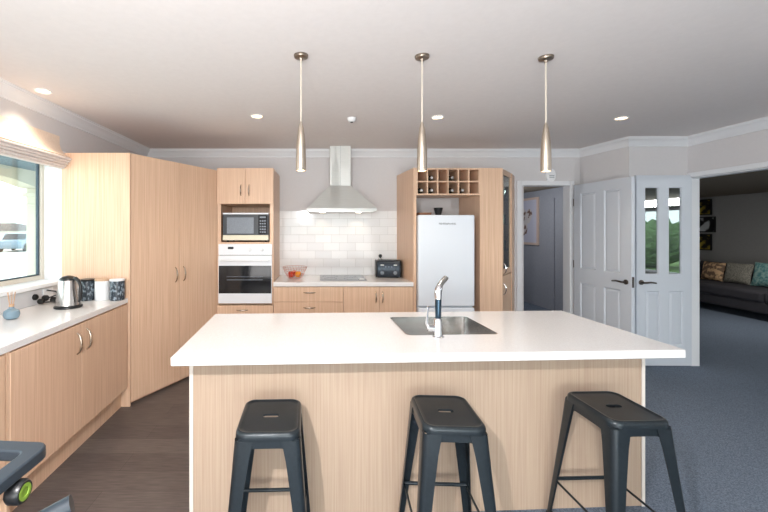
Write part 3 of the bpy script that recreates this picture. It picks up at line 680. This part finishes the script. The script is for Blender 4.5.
# ------------------------------------------------------------------ stools
def make_stool():
    t = thing('bar_stool', 'gunmetal metal bar stool, leftmost of the three at the island', 'stool', (0, 0, 0), 0, 'metal bar stools at the island')
    hx, hy, ZS = .13, .158, .66
    R = lambda e, z, r: rrect(-hx+e, hx-e, -hy+e, hy-e, z, r, 6)
    hole = lambda z: rrect(-.036, .036, -.0145, .0145, z, .0144, 6)
    MB().loft([hole(ZS-.012), hole(ZS-.004), R(.03, ZS-.004, .03), R(.016, ZS-.003, .038), R(.012, ZS+.001, .04), R(.006, ZS, .042), R(.001, ZS-.006, .044), R(-.001, ZS-.014, .045), R(-.001, ZS-.03, .045),
               R(.003, ZS-.03, .044), R(.003, ZS-.016, .042), R(.012, ZS-.01, .038), R(.03, ZS-.012, .03)], False, False, True).build('seat', 'gun', t, smooth=40)
    # apron with arched lower edge
    ap = MB()
    for (sx, sy) in ((1, 0), (-1, 0), (0, 1), (0, -1)):
        n = 16; top = []; bot = []; L = (hy if sx else hx)
        for i in range(n+1):
            u = (i/n*2-1); zz = ZS-.03-.03-.028*max(0, (abs(u)-.45)/.55)**1.5
            s = u*(L-.012)
            o = .001+(ZS-.03-zz)*.03
            for lst, z, oo in ((top, ZS-.024, 0), (bot, zz, o)):
                if sx: lst.append((sx*(hx-.004+oo), s, z))
                else: lst.append((s, sy*(hy-.004+oo), z))
        vs = top+bot
        off = Vector((-sx*.003, -sy*.003, 0)); vs2 = [tuple(Vector(v)+off) for v in vs]
        m = n+1; fs = []
        for i in range(n): fs += [(i, i+1, m+i+1, m+i), (2*m+i, 3*m+i, 3*m+i+1, 2*m+i+1), (i, 2*m+i, 2*m+i+1, i+1), (m+i, m+i+1, 3*m+i+1, 3*m+i)]
        ap.add(vs+vs2, fs)
    ap.build('apron', 'gun', t)
    fx, fy = .178, .222
    for sx in (-1, 1):
        for sy in (-1, 1):
            # folded sheet leg: L section with rounded corner that narrows downwards
            rings = []
            for i in range(9):
                u = i/8; z = (ZS-.03)*(1-u)+.012*u
                X = sx*(hx+.001+(fx-hx)*u); Yy = sy*(hy+.001+(fy-hy)*u)
                wdt = (.072-.042*u**.8) if u > .02 else .075; rc = min(.024, wdt*.42)
                ring = []
                def P(a, b): ring.append((X-sx*a, Yy-sy*b, z))
                P(wdt, 0)
                for q in range(6):
                    aa = pi/2*q/5; P(rc-rc*sin(aa), rc-rc*cos(aa))
                P(0, wdt); P(.0035, wdt)
                for q in range(6):
                    aa = pi/2*(5-q)/5; r2 = rc-.0035; P(rc-r2*sin(aa), rc-r2*cos(aa))
                P(wdt, .0035)
                rings.append(ring)
            l = MB().loft(rings).build('leg', 'gun', t, smooth=40)
            MB().loft([rrect(sx*fx-sx*.03-.0+min(0, 0) if sx > 0 else -fx-.002, sx*fx+.002 if sx > 0 else -fx+.03, (fy-.03) if sy > 0 else -fy-.002, (fy+.002) if sy > 0 else -fy+.03, z, .008) for z in (0, .02)]).build('rubber_foot', 'rubber', l)
    zr = .205; u = 1-zr/(ZS-.03); ex = hx+(fx-hx)*u-.012; ey = hy+(fy-hy)*u-.012
    for sy in (-1, 1): MB().box(-ex, ex, sy*ey-.0015, sy*ey+.0015, zr-.009, zr+.009).tube([(-ex, sy*ey, zr+.0), (ex, sy*ey, zr)], .0055, 10).build('footrest', 'gun', t)
    for sx in (-1, 1): MB().tube([(sx*ex, -ey, zr-.006), (sx*ex, ey, zr-.006)], .0055, 10).build('footrest', 'gun', t)
    zb = ZS-.075
    MB().box(-.11, .11, -.009, .009, zb, zb+.004).xf(Matrix.Rotation(radians(50), 4, 'Z')).build('cross_brace', 'gun', t)
    MB().box(-.11, .11, -.009, .009, zb+.004, zb+.008).xf(Matrix.Rotation(radians(-50), 4, 'Z')).build('cross_brace', 'gun', t)
    return t
st = make_stool(); st.location = (-.213, 1.672, .004); st.rotation_euler = (0, 0, radians(2.0))
dup(st, (.560, 1.716, .004), 'gunmetal metal bar stool, middle one in front of the sink', rz=radians(-3))
dup(st, (1.345, 1.762, .004), 'gunmetal metal bar stool at the right end of the island', rz=radians(2))

# ------------------------------------------------------------------ things on the window bench
kt = thing('kettle', 'stainless electric kettle with black handle on the window worktop', 'kettle', (-1.83, 2.80, .9), radians(-20))
MB().lathe([(.088, 0), (.092, .004), (.09, .014), (.08, .018)], n=36).build('power_base', 'black', kt)
MB().lathe([(.078, .018), (.082, .022), (.081, .03), (.062, .195), (.06, .2), (.055, .202)], n=40).build('body', 'steel_v', kt)
MB().lathe([(.058, .2), (.055, .212), (.035, .226), (.012, .232), (.0, .233)], n=32, c1=False).build('lid', 'black', kt)
MB().tube([(.052, 0, .205), (.075, 0, .214), (.105, 0, .198), (.122, 0, .16), (.126, 0, .11), (.118, 0, .07), (.106, 0, .05)], [.012, .013, .012, .011, .011, .01, .009], 14).build('handle', 'black', kt)
MB().loft([[(-.05, -.02, .15), (-.05, .02, .15), (-.063, 0, .15)], [(-.052, -.026, .2), (-.052, .026, .2), (-.088, 0, .2)]]).build('spout', 'steel_v', kt)
MB().box(-.012, .012, -.078, -.074, .045, .053).build('badge', 'black', kt)
def canister(loc, m, lidm, label):
    t = thing('canister', label, 'canister', loc, 0, 'canisters beside the kettle')
    MB().lathe([(.052, 0), (.055, .004), (.055, .15), (.053, .154)], n=36).build('jar', m, t)
    MB().lathe([(.055, .154), (.057, .157), (.057, .166), (.054, .169)], n=36).build('lid', lidm, t)
canister((-1.868, 3.09, .9), 'pattern', 'black', 'dark patterned canister half hidden by the kettle')
canister((-1.755, 3.105, .9), 'white', 'lid', 'plain white canister with wooden lid between the dark ones')
canister((-1.632, 3.10, .9), 'pattern', 'white', 'dark patterned canister with pale lid, next to the pantry')
pc = thing('power_plug', 'black power plugs and cord by the tiled upstand beside the kettle', 'plug', (-2.05, 2.93, .9))
MB().tube([(.1, -.03, .006), (.05, .02, .006), (-.02, .04, .008), (-.07, 0, .012), (-.05, -.04, .03), (0, -.03, .05), (.05, 0, .07), (.02, .03, .09), (-.05, .03, .1)], .005, 8).build('cord', 'black', pc)
for (x, y, z, r) in ((-.085, -.05, .06, .022), (-.04, .0, .045, .022), (-.03, -.06, .03, .02), (.01, .02, .03, .02)):
    MB().lathe([(0, -.018), (r*.8, -.018), (r, -.012), (r, .012), (r*.7, .02), (0, .02)], (x, y, z), 'X', 18, False, False).build('plug', 'rubber', pc)
vs = thing('reed_diffuser', 'round blue ceramic diffuser with tan reeds at the left worktop edge', 'diffuser', (-1.955, 2.44, .9))
MB().lathe([(.024, 0), (.038, .008), (.045, .03), (.04, .052), (.022, .064), (.014, .068), (.014, .078), (.01, .078), (.01, .066), (0, .066)], n=32, c1=False).build('vase', 'vase', vs)
MB().lathe([(.0135, .078), (.0145, .08), (.0145, .092), (.012, .094)], n=20).build('collar', 'reed', vs)
for k in range(6):
    a = k*1.05; MB().tube([(.003*cos(a), .003*sin(a), .03), (.022*cos(a), .022*sin(a), .17)], .0016, 6).build('reed', 'reed', vs)
so = thing('power_outlet', 'white double power outlet on the upstand under the window', 'outlet', (-2.137, 3.02, .97))
MB().box(.0, .008, -.055, .055, -.035, .035).build('plate', 'white', so, bevel=.003)
for y in (-.03, .03): MB().box(.008, .0105, y-.006, y+.006, .012, .026).build('switch', 'appl', so)

# ------------------------------------------------------------------ blind
rb = thing('roman_blind', 'fabric roman blind gathered up above the left window', 'blind', (-2.1, 2.0, 2.0))
yb0, yb1 = .62, 3.175
prof = [(-2.148, 2.235), (-2.15, 2.235), (-2.147, 2.17), (-2.13, 2.12), (-2.10, 2.085), (-2.055, 2.062), (-2.07, 2.055), (-2.148, 2.055)]
MB().prism_ax(prof, yb0, yb1, 'Y').build('pelmet_fold', 'fabric_w', rb, world=True, smooth=50)
f = MB()
for k, (o, z) in enumerate(((-2.048, 2.045), (-2.06, 2.027), (-2.075, 2.009), (-2.09, 1.99), (-2.105, 1.975))):
    f.prism_ax([(-2.148, z+.009), (o-.006, z+.009), (o, z+.004), (o, z-.004), (o-.006, z-.009), (-2.148, z-.009)], yb0, yb1, 'Y')
f.build('fold', 'fabric_r', rb, world=True)

# ------------------------------------------------------------------ ceiling things
def make_pendant():
    t = thing('pendant_light', 'slim champagne metal pendant light, left of the three over the island', 'pendant light', (0, 0, CH), 0, 'pendant lights over the island')
    MB().lathe([(.0405, 0), (.041, -.004), (.038, -.014), (.012, -.02), (.006, -.034)], n=32).build('canopy', 'bronze', t)
    MB().tube([(0, 0, -.03), (0, 0, -.40)], .0045, 10).build('rod', 'rod', t)
    MB().lathe([(.006, -.375), (.010, -.39), (.0145, -.41), (.0195, -.445), (.0235, -.48), (.026, -.52), (.0275, -.56), (.028, -.65), (.026, -.651), (.0245, -.58), (.01, -.5)], n=36, c1=False).build('shade', 'pendant', t, smooth=60)
    MB().lathe([(.0, -.645), (.018, -.645), (.021, -.63), (.021, -.6), (.0, -.6)], n=24, c0=False, c1=False).build('bulb', 'glow', t)
    return t
pn0 = make_pendant()
PL = [(-.107, 2.17), (.578, 2.18), (1.288, 2.195)]
pn0.location = (*PL[0], CH)
dup(pn0, (*PL[1], CH), 'slim champagne metal pendant light, middle of the three over the island')
dup(pn0, (*PL[2], CH), 'slim champagne metal pendant light, right of the three over the island')
for x, y in PL: light('pendant_lamp', 'SPOT', (x, y, 1.79), (0, 0, 0), 2.5, (1, .86, .7), spot_size=radians(80), spot_blend=.6, shadow_soft_size=.02)
def make_down():
    t = thing('downlight', '', 'downlight', (0, 0, CH), 0, 'recessed ceiling downlights')
    MB().lathe([(.043, 0), (.056, 0), (.056, -.004), (.05, -.008), (.043, -.003)], n=32, c0=False, c1=False).build('trim_ring', 'white', t)
    MB().lathe([(.0, -.0015), (.044, -.0015), (.044, -.0005)], n=32, c0=False, c1=False).build('lens', 'glow_d', t)
    return t
DL = [((-1.965, 2.73), 'recessed ceiling downlight above the window worktop'), ((-.547, 3.34), 'recessed ceiling downlight between pantry and range hood'),
      ((1.03, 3.37), 'recessed ceiling downlight behind the middle pendant'), ((2.66, 3.4), 'recessed ceiling downlight in front of the white doors')]
d0 = make_down()
for i, ((x, y), lab) in enumerate(DL):
    if i == 0: d0.location = (x, y, CH); d0['label'] = lab
    else: dup(d0, (x, y, CH), lab)
    light('downlight_lamp', 'SPOT', (x, y, CH-.02), (0, 0, 0), 12, (1, .84, .66), spot_size=radians(110), spot_blend=.7, shadow_soft_size=.04)
sd = thing('smoke_detector', 'small white ceiling sensor between the downlights', 'smoke detector', (.28, 3.4, CH))
MB().lathe([(.04, 0), (.04, -.008), (.034, -.02), (.026, -.034), (.0, -.036)], n=28, c1=False).build('housing', 'white', sd)
MB().lathe([(.012, -.034), (.012, -.04), (.0, -.041)], n=16, c1=False).build('sensor', 'dgrey', sd)
ch = thing('door_chime', 'white oval chime box on the wall above the hall doorway', 'chime', (2.86, 4.779, 2.135))
MB().lathe([(.0, -.03), (.04, -.03), (.058, -.02), (.062, 0)], (0, 0, 0), 'Y', 32, False, True).xf(Matrix.Diagonal((1, 1, 1.4, 1))).build('housing', 'white', ch)
MB().box(-.03, .03, -.033, -.029, -.03, -.024).box(-.03, .03, -.033, -.029, -.01, -.004).build('grille', 'screen', ch)

# ------------------------------------------------------------------ doors
def leaf(name, hinge, free, z1, panels, glass=(), parent_label=None):
    """door leaf from hinge to free (plan points); local x along the leaf, front towards -y"""
    h = Vector(hinge+(0,)); f = Vector(free+(0,)); d = f-h; Wd = d.length; ang = math.atan2(d.y, d.x)
    th = .038; z0 = .012
    xs = sorted(set([0, Wd]+[a for p in panels+list(glass) for a in p[:2]])); 
    fr = MB()
    hol = list(panels)+list(glass)
    zs = sorted(set([z0, z1]+[a for p in hol for a in p[2:4]]))
    # grid of solid cells
    for i in range(len(xs)-1):
        run = None
        for j in range(len(zs)-1):
            cx_, cz_ = (xs[i]+xs[i+1])/2, (zs[j]+zs[j+1])/2
            inside = any(p[0] < cx_ < p[1] and p[2] < cz_ < p[3] for p in hol)
            if not inside:
                if run is None: run = zs[j]
            if inside and run is not None: fr.box(xs[i], xs[i+1], 0, th, run, zs[j]); run = None
        if run is not None: fr.box(xs[i], xs[i+1], 0, th, run, z1)
    o = fr.build(name, 'door', None); o['kind'] = 'structure'
    o.location = (h.x, h.y, 0); o.rotation_euler = (0, 0, ang)
    for p in panels:
        m = MB(); a, b, c, e = p
        def R(q, y): return [(a+q, y, c+q), (b-q, y, c+q), (b-q, y, e-q), (a+q, y, e-q)]
        m.loft([R(.036, .004), R(.016, .013), R(.011, .013), R(.006, .004), R(.001, .001), R(.0, .0005), R(.0, th-.0005), R(.006, th-.004), R(.011, th-.013), R(.016, th-.013), R(.036, th-.004)])
        m.build('panel', 'door', o, smooth=10)
    for p in glass:
        a, b, c, e = p
        MB().box(a, b, .016, .022, c, e).build('pane', 'glass_m', o)
        m = MB()
        def R2(q, y): return [(a+q, y, c+q), (b-q, y, c+q), (b-q, y, e-q), (a+q, y, e-q)]
        m.loft([R2(0, 0), R2(.004, .002), R2(.008, .015), R2(0, .015)], False, False, True).build('bead', 'door', o, smooth=10)
    return o, Wd
def door_handle(o, x, z, sgn):
    MB().lathe([(.026, .0), (.026, -.008), (.02, -.012), (.011, -.013), (.01, -.045), (0, -.045)], (x, 0, z), 'Y', 24, True, False).build('rosette', 'bronze_d', o)
    MB().tube([(x, -.045, z), (x+sgn*.02, -.05, z+.002), (x+sgn*.07, -.048, z+.006), (x+sgn*.125, -.044, z-.002)], [.01, .0105, .009, .008], 12).build('handle', 'bronze_d', o)
M['bronze_d'] = mat('aged_nickel', (92, 84, 80), .35, .9)
dl, WL = leaf('door_1', (3.11, 4.715), (3.178, 3.93), 2.005, [(.10, .335, 1.0, 1.90), (.445, .66, 1.0, 1.90), (.10, .335, .22, .83), (.445, .66, .22, .83)])
door_handle(dl, WL-.06, .92, -1)
MB().box(WL, WL+.002, .008, .03, .87, .98).build('lock_plate', 'bronze_d', dl)
for z in (.25, 1.0, 1.75): MB().lathe([(.007, 0), (.007, .09)], (-.004, .002, z), n=10).build('hinge', 'bronze_d', dl)
gx = lambda px: (px-320)/385*4.108-3.378
dg, WG = leaf('door_2', (3.378, 4.108), (3.962, 4.104), 2.043, [(gx(645.5), gx(660), .23, .808), (gx(668.5), gx(683), .23, .808)], [(gx(645), gx(659), .985, 1.915), (gx(668.5), gx(682), .985, 1.915)])
door_handle(dg, gx(641), .90, 1)

# ------------------------------------------------------------------ hallway picture
def hp(y): return 4.11+(8.2-y)*(4.30-4.11)/(8.2-4.9)     # hall wall inner face x at y
fa = math.atan2(4.9-8.2, 4.30-4.11)
pw = thing('framed_picture', 'large floral picture in blush frame on the hallway wall', 'picture', (hp(7.75)-.003, 7.75, 1.62), fa)
# local x runs along wall towards the camera, local -y... faces the hall
def frame_parts(t, w_, h_, b_, mf, side):
    s = side
    m = MB()
    for a, b, c, e in ((-w_/2, w_/2, -h_/2, -h_/2+b_), (-w_/2, w_/2, h_/2-b_, h_/2), (-w_/2, -w_/2+b_, -h_/2+b_, h_/2-b_), (w_/2-b_, w_/2, -h_/2+b_, h_/2-b_)):
        m.box(a, b, min(0, s*.03), max(0, s*.03), c, e)
    m.build('frame', mf, t)
frame_parts(pw, .9, .92, .045, 'frame_w', -1)
MB().box(-.41, .41, -.015, -.005, -.42, .42).build('mount', 'mount', pw)
flm = noise_mat('floral_print', (120, 92, 84), (206, 200, 200), nscale=9, rough=.7, lo=.42, hi=.5)
pts = []
rnd = random.Random(3)
for k in range(28):
    a = 2*pi*k/28; r = .2*(1+.35*sin(3*a+.5)+.12*rnd.uniform(-1, 1)); pts.append((.02+r*cos(a)*.9, .05+r*sin(a)*1.25))
MB().loft([[(x, -.0152, z) for x, z in pts], [(x, -.0165, z) for x, z in pts]]).build('floral_print', flm, pw)

# ------------------------------------------------------------------ lounge
sf = thing('sofa', 'long charcoal sofa in the lounge beyond the right opening', 'sofa', (7.6, 6.6, .004))
def lb(x0, x1, y0, y1, z0, z1): return MB().box(x0-7.6, x1-7.6, y0-6.6, y1-6.6, z0-.004, z1-.004)
lb(7.02, 8.0, 4.7, 8.5, .12, .3).build('base', 'sofa', sf, bevel=.03, seg=3)
lb(7.85, 8.12, 4.7, 8.5, .28, .80).build('backrest', 'sofa', sf, bevel=.06, seg=4)
for y in (4.95, 6.1, 7.25): lb(7.0, 7.86, y, y+1.14, .29, .47).build('seat_cushion', 'sofa', sf, bevel=.05, seg=4)
for y in (4.68, 8.4): lb(7.0, 8.1, y, y+.25, .12, .62).build('arm', 'sofa', sf, bevel=.05, seg=4)
for x in (7.1, 8.0):
    for y in (4.8, 8.5): lb(x-.03, x+.03, y-.03, y+.03, .005, .13).build('leg', 'black', sf)
def pillow(y, w_, h_, m, label, tilt=12):
    t = thing('cushion', label, 'cushion', (7.62, y, .475), 0, 'cushions on the lounge sofa')
    n = 16; vs = []; fs = []
    for s in (-1, 1):
        for i in range(n+1):
            for j in range(n+1):
                u, v = i/n*2-1, j/n*2-1
                e = (1-abs(u)**2.5)*(1-abs(v)**2.5); th = .075*max(0, e)**.45
                k1 = 1-.07*(1-abs(v))**1; k2 = 1-.07*(1-abs(u))
                vs.append((s*th, u*w_/2*k1, h_/2+v*h_/2*k2))
    m_ = (n+1)**2
    for s in (0, 1):
        for i in range(n):
            for j in range(n):
                a = s*m_+i*(n+1)+j; fs.append((a, a+1, a+n+2, a+n+1) if s else (a, a+n+1, a+n+2, a+1))
    mb = MB(); mb.add(vs, fs); mb.xf(Matrix.Rotation(radians(tilt), 4, 'Y'))
    mb.build('cover', m, t, smooth=180)
M['cush1'] = noise_mat('tan_geometric_fabric', (206, 170, 130), (120, 96, 78), (1, 1, 1), 14, .85, 1, .46, .54)
M['cush2'] = noise_mat('grey_textured_fabric', (150, 146, 134), (112, 108, 100), (1, 1, 1), 60, .9, 2, .4, .6)
M['cush3'] = noise_mat('teal_leaf_fabric', (84, 134, 136), (150, 182, 176), (1, 1, 1), 22, .85, 3, .4, .62)
pillow(7.50, .42, .36, 'cush1', 'tan and cream patterned cushion at the far end of the lounge sofa')
pillow(7.05, .46, .38, 'cush2', 'grey textured cushion in the middle of the lounge sofa')
pillow(6.52, .6, .42, 'cush3', 'teal leaf patterned cushion on the lounge sofa, nearest the right edge')
def canvas(z0, z1, y0, y1, m, label):
    t = thing('canvas_print', label, 'picture', (8.598, (y0+y1)/2, (z0+z1)/2), 0, 'canvas prints stacked on the lounge wall')
    MB().box(-.03, 0, -(y1-y0)/2, (y1-y0)/2, -(z1-z0)/2, (z1-z0)/2).build('canvas', 'black', t)
    MB().box(-.032, -.03, -(y1-y0)/2+.02, (y1-y0)/2-.02, -(z1-z0)/2+.02, (z1-z0)/2-.02).build('print', m, t)
M['print1'] = noise_mat('dark_yellow_print', (28, 26, 20), (172, 150, 50), (1, 1.5, 2), 5, .6, 3, .45, .62)
M['print2'] = noise_mat('black_white_print', (24, 24, 26), (210, 212, 212), (1, 1, 1), 5, .6, 1, .46, .54)
canvas(1.78, 2.13, 8.44, 8.86, 'print1', 'dark canvas print with yellow blotches, top of three on the lounge wall')
canvas(1.40, 1.74, 8.36, 8.86, 'print2', 'black and white canvas print, middle of three on the lounge wall')
canvas(1.0, 1.36, 8.44, 8.86, 'print1', 'dark canvas print with yellow blotches, bottom of three on the lounge wall')

# ------------------------------------------------------------------ tripod at the lower left corner
tr = thing('tripod', 'black tripod with green-ringed knob at the lower left corner', 'tripod', (-.80, .82, 0))
def L_(x, y, z): return (x+.80, y-.82, z)
M['tripod'] = mat('tripod_plastic', (44, 52, 60), .38)
pl = MB()
pr = rrect(-.12, .115, -.13, .13, 0, .03, 4)
pi_ = rrect(-.09, .075, -.095, .09, 0, .015, 4)
mm = Matrix.Translation(L_(-.785, .83, .91)) @ Matrix.Rotation(radians(-4), 4, 'Z') @ Matrix.Rotation(radians(3), 4, 'X')
tf = lambda ring, z: [tuple(mm @ Vector((p[0], p[1], z))) for p in ring]
pl.loft([tf(pi_, 0), tf(pi_, .028), tf(pr, .028), tf(pr, 0)], False, False, True).build('head_frame', 'tripod', tr, bevel=.004)
MB().box(-.089, .074, -.03, .03, .006, .02).xf(mm).build('quick_release', 'dgrey', tr, bevel=.003)
MB().tube([L_(-.76, .83, .92), L_(-.76, .83, .84)], .028, 20).build('neck', 'tripod', tr)
kn = MB().lathe([(.0, 0), (.022, 0), (.026, .006), (.026, .026), (.022, .032), (.017, .032), (.017, .029)], (0, 0, 0), 'X', 28, False, False).xf(Matrix.Translation(L_(-.692, .862, .882)) @ Matrix.Rotation(radians(0), 4, 'Z')).build('knob', 'black', tr)
MB().lathe([(.0, .030), (.017, .0295), (.018, .0325), (.011, .0325), (.010, .031)], (0, 0, 0), 'X', 28, False, False).xf(Matrix.Translation(L_(-.692, .862, .882)) @ Matrix.Rotation(radians(0), 4, 'Z')).build('ring', 'lime', kn)
MB().tube([L_(-.76, .83, .87), L_(-.76, .83, .45)], .016, 16).build('centre_column', 'dgrey', tr)
for k, a in enumerate((-20, 100, 220)):
    ca, sa = cos(radians(a)), sin(radians(a))
    MB().tube([L_(-.76+.03*ca, .83+.03*sa, .84), L_(-.76+.12*ca, .83+.12*sa, .52), L_(-.76+.26*ca, .83+.26*sa, .012)], [.015, .013, .010], 14).build('leg', 'tripod', tr)
MB().tube([L_(-.74, .82, .80), L_(-.66, .86, .802), L_(-.58, .90, .826)], [.014, .017, .022], 16).build('pan_handle', 'tripod', tr)

# stray references
bpy.context.view_layer.update()
